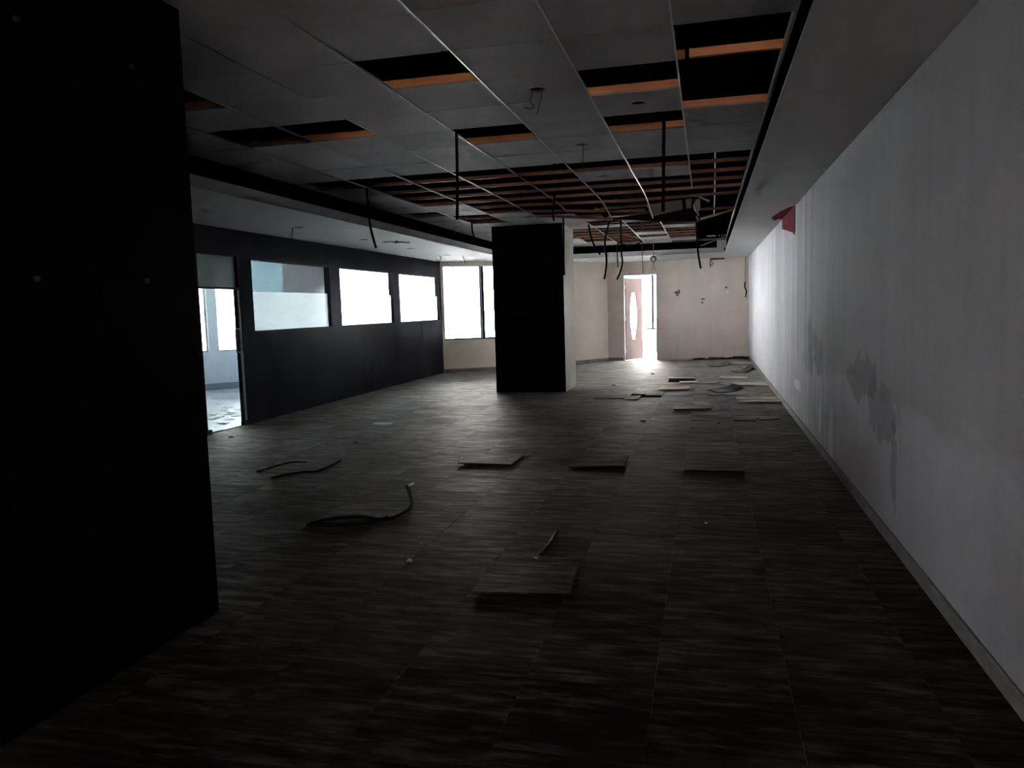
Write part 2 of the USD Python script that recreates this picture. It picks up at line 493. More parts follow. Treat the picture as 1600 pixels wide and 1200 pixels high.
for y0, y1 in ((YF, .4), (.4, 2.85), (2.86, 5.3), (5.32, 7.75), (7.77, 10.2), (10.22, 12.6), (12.63, 15.1), (15.12, 17.6), (17.62, YB)):
    obj('board', cbox(XR - .012, XR, y0, y1, 0, .078, .003), MAT['base'], bs)
    obj('top_gap', box(XR - .004, XR + .001, y0, y1, .078, .083), MAT['mark'], bs)
wfr = thing('wall_front', kind='structure')
obj('plaster', panel((XL - .1, YF), (XR, YF), 0, ZS, -.2, 0., [(5.3, 6.9, 1.25, 2.35)]), MAT['plaster_grey'], wfr)
w8 = thing('window_7', kind='structure')
obj('frame', panel((XL - .1, YF), (XR, YF), 1.25, 2.35, -.14, -.08, [(5.34, 6.08, 1.29, 2.31), (6.12, 6.86, 1.29, 2.31)], 5.3, 6.9), MAT['frame_white'], w8)
obj('pane', panel((XL - .1, YF), (XR, YF), 1.29, 2.31, -.113, -.107, (), 5.34, 6.86), MAT['glass_bronze'], w8)

# partition with three glazed openings and a glass door
WINS = ((9.58, 11.93), (12.25, 14.63), (14.90, 17.38))
WZ0, WZ1, ZF = 1.23, 2.255, 1.80
wl = thing('wall_left', kind='structure')
hol = [(a - YF, b - YF, WZ0, WZ1) for a, b in WINS] + [(8.40 - YF, 9.31 - YF, -.01, 2.27)]
pt = obj('partition', panel((XL, YF), (XL, 17.5), 0, ZV, 0., .1, hol), MAT['partition'], wl)
obj('upstand', panel((XL, YF), (XL, 17.5), ZV, ZS, 0., .1), MAT['slab'], wl)
for y in (10.0, 12.09, 13.45, 14.76, 16.15):                                   # laminate panel joints
    obj('joint_strip', box(XL, XL + .0015, y - .003, y + .003, 0.002, 1.2), MAT['black_plastic'], pt)
for n, (a, b) in enumerate(WINS):
    w = thing('window_1' if n == 0 else f'window_{n + 1}', kind='structure')
    fr = panel((XL, a), (XL, b), WZ0, WZ1, -.001, .101, [(.03, b - a - .03, WZ0 + .025, WZ1 - .025)])
    obj('frame', fr, MAT['dark_metal'], w)
    pn = obj('pane', box(XL - .056, XL - .048, a + .03, b - .03, WZ0 + .025, WZ1 - .025), MAT['glass_dusty'], w)
    obj('frosted_film', box(XL - .060, XL - .058, a + .031, b - .031, WZ0 + .026, ZF), MAT['film'], pn, label='frosted white film on the lower part of the pane')

d1 = thing('door_1', kind='structure')
obj('frame', panel((XL, 8.40), (XL, 9.31), 0, 2.27, -.001, .101, [(.03, .906, -.01, 1.82), (.03, .885, 1.845, 2.25)]), MAT['dark_metal'], d1)
obj('transom', box(XL - .056, XL - .048, 8.43, 9.285, 1.845, 2.25), MAT['transom'], d1, label='grey green glazed panel above the door')
lf = obj('leaf', box(XL - .022, XL - .010, 8.435, 9.29, .012, 1.815), MAT['glass'], d1, label='clear glass door leaf')
obj('edge_rail', cbox(XL - .028, XL - .004, 9.276, 9.305, .012, 1.815, .003), MAT['rail'], lf)
for y0, y1 in ((8.40, 8.50), (9.20, 9.31)):
    obj('patch_fitting', cbox(XL - .04, XL + .012, y0, y1, .002, .055, .004), MAT['dark_metal'], d1)
hx = XL + .045
obj('handle', cat(tube([(hx, 9.09, .985), (hx, 9.09, 1.30)], .014, 8), tube([(hx, 9.09, 1.295), (hx - .005, 9.15, 1.297), (XL - .004, 9.285, 1.297)], .010, 8), tube([(hx, 9.09, .99), (hx - .005, 9.15, .988), (XL - .004, 9.285, .988)], .010, 8)), MAT['rail'], lf, label='square steel pull handle', smooth=40)

# facade of the hall
wf = thing('wall_facade', kind='structure')
W4 = (.055, 1.97, .765, 2.515)
W4B = (.12, 1.36, .765, 2.515)
obj('wall_panel', panel(FA, FB, 0, ZV, 0., .25, [W4]), MAT['plaster'], wf)
obj('wall_panel', panel(FB, FC, 0, ZV, 0., .25, [W4B]), MAT['plaster'], wf)
obj('upstand', panel(FA, FB, ZV, ZS, 0., .25), MAT['slab'], wf)
obj('upstand', panel(FB, FC, ZV, ZS, 0., .25), MAT['slab'], wf)
obj('baseboard', panel(FA, FB, 0, .08, -.012, 0.), MAT['base'], wf)
obj('baseboard', panel(FB, FC, 0, .08, -.012, 0.), MAT['base'], wf)
w4 = thing('window_4', kind='structure')
obj('frame', panel(FA, FB, W4[2], W4[3], .08, .14, [(W4[0] + .03, .945, W4[2] + .03, W4[3] - .03), (1.035, W4[1] - .03, W4[2] + .03, W4[3] - .03)], W4[0], W4[1]), MAT['frame_white'], w4)
obj('mullion', panel(FA, FB, W4[2] + .03, W4[3] - .03, .03, .08, (), .985, 1.04), MAT['dark_metal'], w4)
obj('sill', panel(FA, FB, W4[2] - .03, W4[2], -.03, .25, (), W4[0] - .03, W4[1]), MAT['frame_white'], w4)
obj('sill_rail', panel(FA, FB, W4[2], W4[2] + .03, .02, .07, (), W4[0], W4[1]), MAT['dark_metal'], w4)
obj('pane', panel(FA, FB, W4[2] + .03, W4[3] - .03, .107, .113, (), W4[0] + .03, .945), MAT['glass'], w4)
obj('pane', panel(FA, FB, W4[2] + .03, W4[3] - .03, .107, .113, (), 1.035, W4[1] - .03), MAT['glass'], w4)

obj('frame', panel(FB, FC, W4B[2], W4B[3], .08, .14, [(W4B[0] + .03, W4B[1] - .03, W4B[2] + .03, W4B[3] - .03)], W4B[0], W4B[1]), MAT['frame_white'], w4)
obj('pane', panel(FB, FC, W4B[2] + .03, W4B[3] - .03, .107, .113, (), W4B[0] + .03, W4B[1] - .03), MAT['glass'], w4)

# back wall with its doorway
wb = thing('wall_back', kind='structure')
obj('upstand', panel((XR, YB), (-2.55, YB), ZV, ZS, -.15, 0.), MAT['slab'], wb)
obj('plaster', panel((XR, YB), (-2.55, YB), 0, ZV, -.15, 0., [(XR + 1.25, XR + 2.13, -.01, 2.265)]), MAT['plaster_grey'], wb)
obj('baseboard', box(-2.55, -2.15, YB - .012, YB, 0, .08), MAT['base'], wb)
rr = random.Random(5)
for k in range(14):                                                                   # crumbled plaster along the foot of the wall
    x0 = -.35 + k * .1
    hh = .02 + .035 * rr.random() + .003 * k
    obj('broken_edge', cbox(x0, x0 + .1, YB - .02 - .02 * rr.random(), YB, 0, hh, .008), MAT['mark'], wb)


def blotch(x, z, w, h, seed, mat, name, label=None):
    q = random.Random(seed)
    pts = [(math.cos(a) * w / 2 * q.uniform(.55, 1.1), math.sin(a) * h / 2 * q.uniform(.55, 1.1)) for a in np.linspace(0, 2 * math.pi, 11)[:-1]]
    m = trimesh.creation.extrude_polygon(Polygon(pts).buffer(0), .004, engine='earcut')
    v = np.array(m.vertices)
    m = trimesh.Trimesh(np.stack([x + v[:, 0], YB - .004 + v[:, 2], z + v[:, 1]], 1), m.faces[:, ::-1], process=False)
    if m.volume < 0:
        m.invert()
    obj(name, m, MAT[mat], wb, label=label)


for k, (x, z, w, h) in enumerate(((-.76, 1.76, .07, .06), (-.69, 1.78, .05, .09), (-.73, 1.70, .06, .04), (-.08, 1.57, .10, .035), (-.10, 1.48, .05, .04), (.50, 1.84, .04, .05))):
    blotch(x, z, w * 1.35, h * 1.35, k, 'mark', 'plaster_chip', 'dark chip in the plaster')
for k, (x, z, w, h) in enumerate(((.53, 1.72, .07, .18), (.14, 1.88, .14, .035), (-.32, 1.86, .12, .03), (-.08, 2.24, .05, .10))):
    blotch(x, z, w, h, 20 + k, 'white', 'filler_patch', 'white filler patch')
d2 = thing('door_2', kind='structure')
jamb = [box(-2.13, -2.105, YB, YB + .15, 0, 2.265), box(-1.275, -1.25, YB, YB + .15, 0, 2.265), box(-2.13, -1.25, YB, YB + .15, 2.24, 2.265)]
obj('frame', cat(*jamb), MAT['frame_white'], d2)
obj('strike_plate', box(-1.25, -1.235, YB - .006, YB + .001, .82, 1.12), MAT['wire'], d2)
# leaf swung into the far room, long oval vision panel
ang = math.radians(62)
lw, lh = .80, 2.19
oval = Polygon([(.40 + sx * hw, z) for z, hw, sx in [(zz, .09 + .10 * math.sin(math.pi * (zz - .54) / 1.26) ** .8, 1) for zz in np.linspace(.54, 1.80, 15)]] + [(.40 - hw, z) for z, hw in [(zz, .09 + .10 * math.sin(math.pi * (zz - .54) / 1.26) ** .8) for zz in np.linspace(1.80, .54, 15)]])
lp = sbox(0, .01, lw, lh).difference(oval)
A = (-2.085, YB + .15)
B = (A[0] + lw * math.cos(ang), A[1] + lw * math.sin(ang))
leaf = place(trimesh.creation.extrude_polygon(lp, .04, engine='earcut'), A, B, 0)
lf2 = obj('leaf', leaf, MAT['door_wood'], d2, label='brown veneered door leaf standing open')
pane = trimesh.creation.extrude_polygon(oval.buffer(-.002), .008, engine='earcut')
pane.apply_translation((0, 0, .016))
obj('vision_panel', place(pane, A, B, 0), MAT['glass'], lf2, label='long oval glass panel')
for z in (.25, 1.1, 1.95):
    obj('hinge', trimesh.creation.cylinder(.008, .1).apply_translation((A[0] - .008, A[1] + .005, z)), MAT['metal'], lf2, smooth=40)

# far room behind the doorway
fr_ = thing('wall_far_room', kind='structure')
WFX = (-4.6, .6)
obj('wall_panel', panel((XR, 24.7), (-5.5, 24.7), 0, ZS, -.2, 0., [(XR - WFX[1], XR - WFX[0], .70, 2.5)]), MAT['white'], fr_)
obj('wall_panel', panel((-5.5, 24.7), (-5.5, 21.4), 0, ZS, -.2, 0.), MAT['white'], fr_)
obj('wall_panel', panel((-5.5, 21.4), (-2.55, 21.0), 0, ZS, -.15, 0.), MAT['white'], fr_)
obj('false_ceiling', box(-5.6, XR, 21.0, 24.8, 2.62, 2.66), MAT['white'], fr_)
w5 = thing('window_5', kind='structure')
for a, b in ((WFX[0], -3.0), (-3.0, -1.62), (-1.62, -.4), (-.4, WFX[1])):
    obj('frame', panel((b, 24.7), (a, 24.7), .70, 2.5, -.13, -.07, [(.03, b - a - .03, .73, 2.47)]), MAT['dark_metal'], w5)
    obj('pane', box(a + .03, b - .03, 24.797, 24.803, .73, 2.47), MAT['glass'], w5)
# office behind the partition: facade with ribbon windows, grey and teal cross walls
wo = thing('wall_office', kind='structure')
SEG = ((F1, F2, [(.05, 3.25), (3.33, 5.07), (5.24, 5.42)]), (F2, F3, [(.5, 2.3)]), (F3, F4, []))
wn = 6
for A_, B_, ws in SEG:
    hs = [(a, b, .77, 2.5) for a, b in ws]
    obj('wall_panel', panel(A_, B_, 0, ZS, -.2, 0., hs), MAT['dado'], wo)
    obj('skirting', panel(A_, B_, 0, .13, 0., .015), MAT['skirting'], wo)
    n = int(math.dist(A_, B_) / .06)
    obj('fluting', cat(*[panel(A_, B_, .14, .74, 0., .006, (), k * .06, k * .06 + .03) for k in range(n)]), MAT['dado'], wo, kind='stuff')
    if not ws:
        continue
    w = thing(f'window_{wn}', kind='structure')
    wn += 1
    for a, b in ws:
        obj('frame', panel(A_, B_, .77, 2.5, -.14, -.08, [(a + .04, b - .04, .80, 2.47)], a, b), MAT['frame_white'], w)
        obj('pane', panel(A_, B_, .80, 2.47, -.113, -.107, (), a + .04, b - .04), MAT['glass_tint'], w)
obj('cross_wall', box(-7.0, -6.15, 12.05, 12.19, 0, 2.62), MAT['white'], wo, label='pale grey wall stub')
obj('cross_wall', box(-8.35, -7.2, 13.0, 13.12, 0, 2.62), MAT['teal'], wo, label='teal painted wall stub')
obj('end_wall', box(-12.2, -6.15, 3.85, 4.0, 0, ZS), MAT['white'], wo)
obj('false_ceiling', trimesh.creation.extrude_polygon(Polygon([(-6.15, 4), (-6.15, 17.5), F2, F3, F4]), .04, engine='earcut').apply_translation((0, 0, 2.62)), MAT['white'], wo)

# ------------------------------------------------------------------ ceiling
ce = thing('ceiling', kind='structure')
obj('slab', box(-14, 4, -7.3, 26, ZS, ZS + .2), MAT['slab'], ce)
tray = sbox(TX0 - .01, YF, TX1 + .01, TY1 - .10)
corner = sbox(TX0 - .02, TY1 - .1 - 1.3, TX0 - .01 + 1.3, TY1).difference(Point(TX0 - .01 + 1.3, TY1 - .1 - 1.3).buffer(1.3, 32))
tray = tray.difference(corner)
btray = tray.difference(sbox(.412, YF, 2, 30))
bulk = room.difference(btray)
holes = [(-5.21, y) for y in (5.42, 7.43, 9.45, 11.46, 13.5, 15.5)]
for hx_, hy_ in holes:
    bulk = bulk.difference(Point(hx_, hy_).buffer(.075, 12))
bulk = bulk.difference(sbox(-5.25, 17.2, -5.05, 17.35))
bm = trimesh.creation.extrude_polygon(bulk if bulk.geom_type == 'Polygon' else max(bulk.geoms, key=lambda q: q.area), .012, engine='earcut').apply_translation((0, 0, ZSO))
obj('soffit', bm, MAT['soffit'], ce)
if bulk.geom_type != 'Polygon':
    for q in bulk.geoms:
        if q.area < max(t.area for t in bulk.geoms) and q.area > .01:
            obj('soffit', trimesh.creation.extrude_polygon(q, .012, engine='earcut').apply_translation((0, 0, ZSO)), MAT['soffit'], ce)
ring = tray.buffer(.012).difference(tray.buffer(0)).intersection(sbox(-9, YF, .40, 30))
for q in [k for k in getattr(ring, 'geoms', [ring]) if k.geom_type == 'Polygon' and k.area > 1e-4]:
    obj('fascia', trimesh.creation.extrude_polygon(q, .108, engine='earcut').apply_translation((0, 0, ZSO)), MAT['soffit'], ce)
ring = tray.difference(tray.buffer(-.016)).intersection(sbox(-9, YF + .05, 3, 30))
for q in [k for k in getattr(ring, 'geoms', [ring]) if k.geom_type == 'Polygon' and k.area > 1e-4]:
    obj('edge_trim', trimesh.creation.extrude_polygon(q, .05, engine='earcut').apply_translation((0, 0, ZC - .004)), MAT['edge'], ce)
obj('slot_return', cbox(.24, .45, TY1 - .12, TY1 - .06, ZSO + .1, ZC, .003), MAT['soffit'], ce)


def sag(x, y):
    return -.16 * math.exp(-((y - 12.15) / 1.0) ** 2) * math.exp(-((x + .9) / 1.25) ** 2) if y < 12.4 else 0.


missing = {(4, 0), (6, 1), (6, 3), (4, 3), (7, 0), (7, 1), (7, 2), (2, 2), (1, 2), (1, 0), (0, 11), (1, 12), (1, 13), (0, 6)}
present = {(0, r) for r in range(7, 24)} - {(0, 11)}
present |= {(1, 10), (1, 11), (5, 7), (6, 7), (2, 12), (2, 13), (3, 13), (2, 14), (2, 15), (1, 14), (1, 15), (1, 16), (1, 17), (2, 16), (2, 17), (3, 14), (4, 14), (3, 15), (3, 16), (4, 16), (5, 14), (5, 15), (5, 19), (5, 21), (5, 22), (6, 17), (6, 22), (3, 23), (4, 23), (5, 23), (3, 22), (2, 23), (2, 22), (2, 21), (1, 21), (1, 22), (1, 23), (2, 20)}
lamp = {(5, 1): (-1.07, 5.17), (5, 4): (-1.06, 7.01), (6, 2): (-.46, 5.77), (5, 7): (-1.10, 8.79), (3, 23): (-2.86, 18.35)}
r = random.Random(11)
for c in range(8):
    for q in range(-19, 24):
        if (c, q) in missing or (q >= 6 and (c, q) not in present):
            continue
        x0, y0 = TX0 + T * c, RY0 + T * q
        y1 = min(y0 + T, TY1 - .105)
        pl = sbox(x0 + .0025, y0 + .0025, x0 + T - .0025, y1 - .0025).intersection(tray.buffer(-.002))
        if pl.area < .01:
            continue
        if (c, q) in lamp:
            pl = pl.difference(Point(*lamp[(c, q)]).buffer(.055, 12))
        if (c, q) == (4, 16):
            pl = pl.intersection(sbox(-9, 14.0, 9, 14.45))
        if (c, q) == (5, 15):
            pl = pl.intersection(Polygon([(-1.37, 13.2), (-.76, 13.2), (-.76, 13.35), (-1.37, 13.75)]))
        if pl.geom_type != 'Polygon':
            pl = max((k for k in pl.geoms if k.geom_type == 'Polygon'), key=lambda k: k.area)
        m = trimesh.creation.extrude_polygon(pl, .012, engine='earcut')
        v = np.array(m.vertices)
        t0, t1, t2 = r.uniform(-.0015, .0015), r.uniform(-.0025, .0025), r.uniform(-.0025, .0025)
        v[:, 2] += ZC + t0 + t1 * (v[:, 0] - x0) / T + t2 * (v[:, 1] - y0) / T
        m.vertices = v
        obj('ceiling_tile', m, MAT['tile'], ce)


def bar_y(x, w, ya, yb, z0, z1, fn=sag, step=.3):
    ys = np.linspace(ya, yb, max(2, int((yb - ya) / step) + 1))
    V, F = [], []
    for y in ys:
        s = fn(x, y)
        V += [(x - w / 2, y, z0 + s), (x + w / 2, y, z0 + s), (x + w / 2, y, z1 + s), (x - w / 2, y, z1 + s)]
    for i in range(len(ys) - 1):
        for k in range(4):
            a, b = i * 4 + k, i * 4 + (k + 1) % 4
            F += [[a, b, b + 4], [a, b + 4, a + 4]]
    n = (len(ys) - 1) * 4
    F += [[0, 2, 1], [0, 3, 2], [n, n + 1, n + 2], [n, n + 2, n + 3]]
    m = trimesh.Trimesh(np.array(V), np.array(F), process=False)
    if m.volume < 0:
        m.invert()
    return m


def bar_x(y, w, xa, xb, z0, z1, fn=sag, step=.3):
    m = bar_y(0, w, xa, xb, 0, z1 - z0, lambda a, b: 0, step)
    v = np.array(m.vertices)
    out = np.stack([v[:, 1], y + v[:, 0], z0 + v[:, 2]], 1)
    for k in range(len(out)):
        out[k, 2] += fn(out[k, 0], y)
    m = trimesh.Trimesh(out, m.faces, process=False)
    if m.volume < 0:
        m.invert()
    return m


for q in range(-18, 24):                                                       # cross battens on every tile joint
    y = RY0 + T * q + .02
    if q == 2:
        obj('batten', bar_x(y, .035, TX0, -.17, ZC + .014, ZC + .062), MAT['wood'], ce)
    elif q == 1:
        obj('batten', bar_x(y, .035, TX0, -.115, ZC + .014, ZC + .062), MAT['wood'], ce)
        obj('batten', bar_x(y, .035, -.09, TX1, ZC + .014, ZC + .062), MAT['wood'], ce)
    else:
        xe = {12: -.84, 13: -.78}.get(q, TX1 - (.62 if q > 14 else 0))
        obj('batten', bar_x(y, .035 if q < 6 else .024, TX0, xe, ZC + .014, ZC + (.062 if q < 7 else .050)), MAT['wood' if q < 7 else 'wood_dark'], ce)
for x in (-3.9, -2.7, -1.5, -.3):                                              # carriers above them
    obj('carrier', bar_y(x, .04, YF, TY1 - .11, ZC + .062, ZC + .12), MAT['slab'], ce)
for c in range(1, 8):                                                          # thin metal strips below the joints
    x = TX0 + T * c
    end = {5: 11.95, 6: 11.9, 7: 10.1, 4: 11.6}.get(c, TY1 - .12)
    obj('runner', bar_y(x, .010, YF, end, ZC - .004, ZC + .012), MAT['runner' if c > 4 else 'runner_dull'], ce)
    if c in (4, 5, 6):
        obj('runner', bar_y(x, .013, 12.7, TY1 - .12, ZC - .004, ZC + .012), MAT['runner'], ce)
obj('suspension_rod', tube([(.10, 8.7, 3.12), (.13, 12, 3.12), (.15, 15.3, 3.12)], .010, 8), MAT['pipe'], ce, label='long white pipe in the ceiling void', smooth=40)
obj('vent_strip', cbox(.02, .22, 18.05, 18.12, 2.93, 2.95, .002), MAT['pipe'], ce)
for x in (.27, .33, .39):
    obj('vent_strip', cbox(x, x + .022, 18.05, 18.12, 2.93, 2.95, .002), MAT['pipe'], ce)
for x, y in ((-3.9, 9.0), (-1.5, 9.6), (-.3, 10.2), (-2.7, 10.2), (-1.5, 13.5), (-.3, 14.4), (.3, 12.0)):
    obj('hanger', tube([(x, y, ZC + .1), (x + .01, y, ZS)], .004, 6), MAT['dark_metal'], ce)

# ------------------------------------------------------------------ pillars
def pillar(label, y0, y1, side, caps):
    x0, x1 = -3.60, -2.36
    p = thing('pillar', label, 'pillar', loc=(-2.98, (y0 + y1) / 2, 0))
    o = (-2.98, (y0 + y1) / 2, 0)
    obj('core', box(x0 + .02, x1 - .012, y0 + .02, y1 - .005, 0, ZC - .01), MAT[side], p, off=o)
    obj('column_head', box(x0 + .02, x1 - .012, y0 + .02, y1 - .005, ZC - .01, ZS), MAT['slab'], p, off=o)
    if side == 'pillar_black':
        for a, b in ((y0, (y0 + y1) / 2 - .0015), ((y0 + y1) / 2 + .0015, y1)):
            cl = obj('cladding', cbox(x1 - .012, x1, a, b, 0.002, ZC - .006, .002), MAT['pillar_black'], p, off=o)
    else:
        obj('cladding', cbox(x1 - .012, x1 - .002, y0 + .02, y1, 0.002, ZC - .006, .002), MAT[side], p, off=o)
        obj('baseboard', cbox(x1 - .008, x1 + .006, y0 + .03, y1 - .0, 0.002, .05, .002), MAT['plaster'], p, off=o)
    obj('cladding', cbox(x0, x1 - .0005, y0, y0 + .02, 0.001, ZC - .006, .002), MAT['pillar_black'], p, label='black front panel', off=o)
    obj('cladding', cbox(x0, x0 + .02, y0 + .02, y1, 0.002, ZC - .006, .002), MAT['pillar_black'], p, off=o)
    for yy, zz in caps:
        c = trimesh.creation.cylinder(.011, .012, sections=14)
        c.apply_transform(trimesh.transformations.rotation_matrix(math.pi / 2, (0, 1, 0)))
        c.apply_translation((x1 + .005, yy, zz))
        obj('screw_cap', c, MAT['cap'], cl, off=o, smooth=40)
    return p


pillar('black clad pillar at the left edge with small brass screw caps', 2.04, 3.28, 'pillar_black', ((2.35, 1.61), (2.93, 1.62), (2.93, 2.52), (2.36, 2.52)))
pillar('square pillar in the middle of the hall, black front, pale right side', 13.2, 14.32, 'plaster', ())

# ------------------------------------------------------------------ things hanging from the ceiling
def hang(name, label, category, pts, rad, mat='black_plastic', ribs=.12, group=None, extra=None):
    if pts[0][2] > 2.95:
        pts = [(pts[0][0], pts[0][1], ZS)] + list(pts)
    o = pts[0]
    t = thing(name, label, category, group, loc=o)
    obj('tube', tube(pts, rad, 8, ribs), MAT[mat], t, off=o, smooth=False)
    for nm, m, mt in (extra or ()):
        obj(nm, m, MAT[mt], t, off=o, smooth=40)
    return t


def loop(cx, cy, cz, r_, rad, tilt=0.):
    return tube([(cx + r_ * math.cos(a) * math.cos(tilt), cy + r_ * math.cos(a) * math.sin(tilt), cz + r_ * math.sin(a)) for a in np.linspace(0, 2 * math.pi, 9)], rad, 6)


hang('hanging_conduit', 'straight black conduit in mid ceiling ending in a small wire loop', 'conduit',
     [(-1.95, 6.17, 3.1), (-1.955, 6.17, 2.6), (-1.97, 6.17, 2.19)], .0125,
     extra=(('wire_loop', cat(loop(-1.96, 6.17, 2.155, .022, .002), loop(-1.98, 6.18, 2.14, .016, .002, 1.), tube([(-1.97, 6.17, 2.2), (-1.99, 6.175, 2.12), (-2.0, 6.17, 2.08)], .002, 6)), 'metal'), ('wire_end', trimesh.creation.icosphere(1, .007).apply_translation((-1.965, 6.165, 2.15)), 'pipe')))
hang('hanging_conduit', 'black conduit curved at its lower end, hanging before the left soffit', 'conduit',
     [(-3.77, 8.43, 3.0), (-3.76, 8.43, 2.75), (-3.75, 8.43, 2.52), (-3.72, 8.43, 2.34), (-3.68, 8.43, 2.19)], .0135)
hang('hanging_conduit', 'straight thick black conduit hanging from a ceiling hole near the right soffit', 'conduit',
     [(-.30, 6.23, 3.2), (-.31, 6.23, 2.7), (-.32, 6.23, 2.16)], .0135)
hang('hanging_conduit', 'short black conduit hanging just in front of the top of the middle pillar', 'conduit',
     [(-1.90, 10.2, 3.1), (-1.92, 10.2, 2.85), (-1.94, 10.2, 2.7), (-1.93, 10.2, 2.58)], .013)
hang('hanging_conduit', 'black conduit running down the right front corner of the middle pillar', 'conduit',
     [(-2.16, 12.2, 3.1), (-2.16, 12.2, 2.6), (-2.17, 12.2, 2.2), (-2.165, 12.2, 1.96)], .014)
hang('hanging_conduit', 'short curved black conduit left of the top of the middle pillar', 'conduit',
     [(-3.64, 12.16, 3.1), (-3.64, 12.16, 2.85), (-3.635, 12.16, 2.72), (-3.60, 12.16, 2.6)], .014)
hang('hanging_conduit', 'slanting black conduit hanging just right of the middle pillar', 'conduit',
     [(-1.98, 13.71, 3.1), (-1.98, 13.71, 2.86), (-1.91, 13.71, 2.56), (-1.79, 13.71, 2.35)], .016)
hang('hanging_conduit', 'left of the two long black conduits hanging before the far doorway', 'conduit',
     [(-1.63, 13.77, 3.1), (-1.65, 13.77, 2.85), (-1.71, 13.77, 2.6), (-1.69, 13.77, 2.25), (-1.71, 13.77, 2.05), (-1.735, 13.77, 1.92)], .016)
hang('hanging_conduit', 'right one of the two long black conduits hanging before the far doorway', 'conduit',
     [(-1.36, 13.1, 3.1), (-1.36, 13.1, 2.7), (-1.36, 13.1, 2.35), (-1.345, 13.1, 2.17), (-1.38, 13.1, 2.02), (-1.44, 13.1, 1.89)], .015)
hang('hanging_cable', 'thin black cable draped along the far ceiling edge, dropping beside the doorway', 'cable',
     [(-1.36, 17.9, 2.90), (-1.5, 17.9, 2.83), (-1.7, 17.9, 2.80), (-1.85, 17.9, 2.86), (-1.94, 17.9, 2.85), (-1.95, 17.9, 2.6), (-1.94, 17.9, 2.33)], .014, ribs=0)
hang('hanging_cable', 'thin straight dark cable dropping to the top of the doorway', 'cable',
     [(-1.38, 17.77, 3.0), (-1.38, 17.77, 2.6), (-1.375, 17.77, 2.16)], .008, 'wire', 0)
hang('hanging_cable', 'thin dark cable with a coiled loop hanging above the right side of the doorway', 'cable',
     [(-1.17, 18.3, 3.0), (-1.17, 18.3, 2.75), (-1.17, 18.3, 2.57)], .008, 'wire', 0,
     extra=(('coil', cat(loop(-1.17, 18.3, 2.50, .065, .009), loop(-1.172, 18.31, 2.495, .055, .008, .5)), 'wire'), ('loose_end', cat(tube([(-1.17, 18.3, 2.53), (-1.18, 18.3, 2.4), (-1.21, 18.3, 2.25)], .006, 6), tube([(-1.16, 18.3, 2.45), (-1.16, 18.3, 2.35), (-1.13, 18.3, 2.25)], .006, 6)), 'wire')))
hang('hanging_conduit', 'black conduit hanging from the collapsed corner of the ceiling, nearest the right wall', 'conduit',
     [(-.12, 14.27, 3.1), (-.16, 14.27, 2.88), (-.15, 14.27, 2.55), (-.13, 14.27, 2.3), (-.09, 14.27, 2.06)], .017)
for lab, (x, y) in (('thin dangling wires in the nearer downlight hole of the ceiling tiles', (-1.07, 5.17)), ('thin dangling wire below the farther downlight hole, before the open battens', (-1.06, 7.01))):
    o = (x, y, ZC)
    t = thing('dangling_wire', lab, 'wire', loc=o)
    near = y < 6
    obj('wire', tube([(x - .02, y, ZC + .06), (x - .035, y, ZC - .03), (x - .05, y + .01, ZC - .07), (x - .03, y + .02, ZC - .10), (x - .06, y + .02, ZC - .115), (x - .09, y + .02, ZC - .10)] if near else [(x, y, ZC + .05), (x + .01, y, ZC - .06), (x, y, ZC - .2)], .0035, 6), MAT['wire'], t, off=o, smooth=40)
    if near:
        obj('wire', tube([(x + .02, y, ZC + .06), (x + .03, y, ZC - .04), (x + .015, y, ZC - .09), (x - .01, y + .02, ZC - .15)], .004, 6), MAT['wire'], t, off=o, smooth=40)
for lab, pts in (('dark wire hanging from the soffit left of the first partition window', [(-5.27, 9.44, 2.66), (-5.29, 9.44, 2.59), (-5.31, 9.44, 2.50), (-5.33, 9.44, 2.45)]),
                 ('small curled wire hanging from the soffit above the third partition window', [(-5.36, 15.5, 2.66), (-5.36, 15.5, 2.60), (-5.33, 15.5, 2.56), (-5.36, 15.5, 2.50), (-5.41, 15.5, 2.48), (-5.43, 15.5, 2.53)]),
                 ('thin wire hanging from the soffit near the end of the partition', [(-4.98, 15.9, 2.66), (-4.98, 15.9, 2.58), (-4.95, 15.9, 2.50), (-4.93, 15.9, 2.44)])):
    t = thing('soffit_wire', lab, 'wire', loc=pts[0])
    obj('wire', tube(pts, .006, 6), MAT['wire'], t, off=pts[0], smooth=40)
t = thing('torn_ceiling_flap', 'cross shaped torn flap of board hanging from the left soffit above the second window', 'ceiling debris', loc=(-4.84, 11.9, ZSO))
obj('flap', rotz(sheet(lambda u, v: -.03 + .012 * math.sin(5 * u), 6, 2, .42, .07, .006), .35, (0, 0, 0)), MAT['mark'], t)
obj('flap', rotz(sheet(lambda u, v: -.045 + .03 * u, 4, 2, .20, .06, .006), 1.5, (.02, .02, 0)), MAT['mark'], t)
obj('screw', tube([(0, 0, -.04), (0, 0, .02)], .006, 6), MAT['dark_metal'], t)

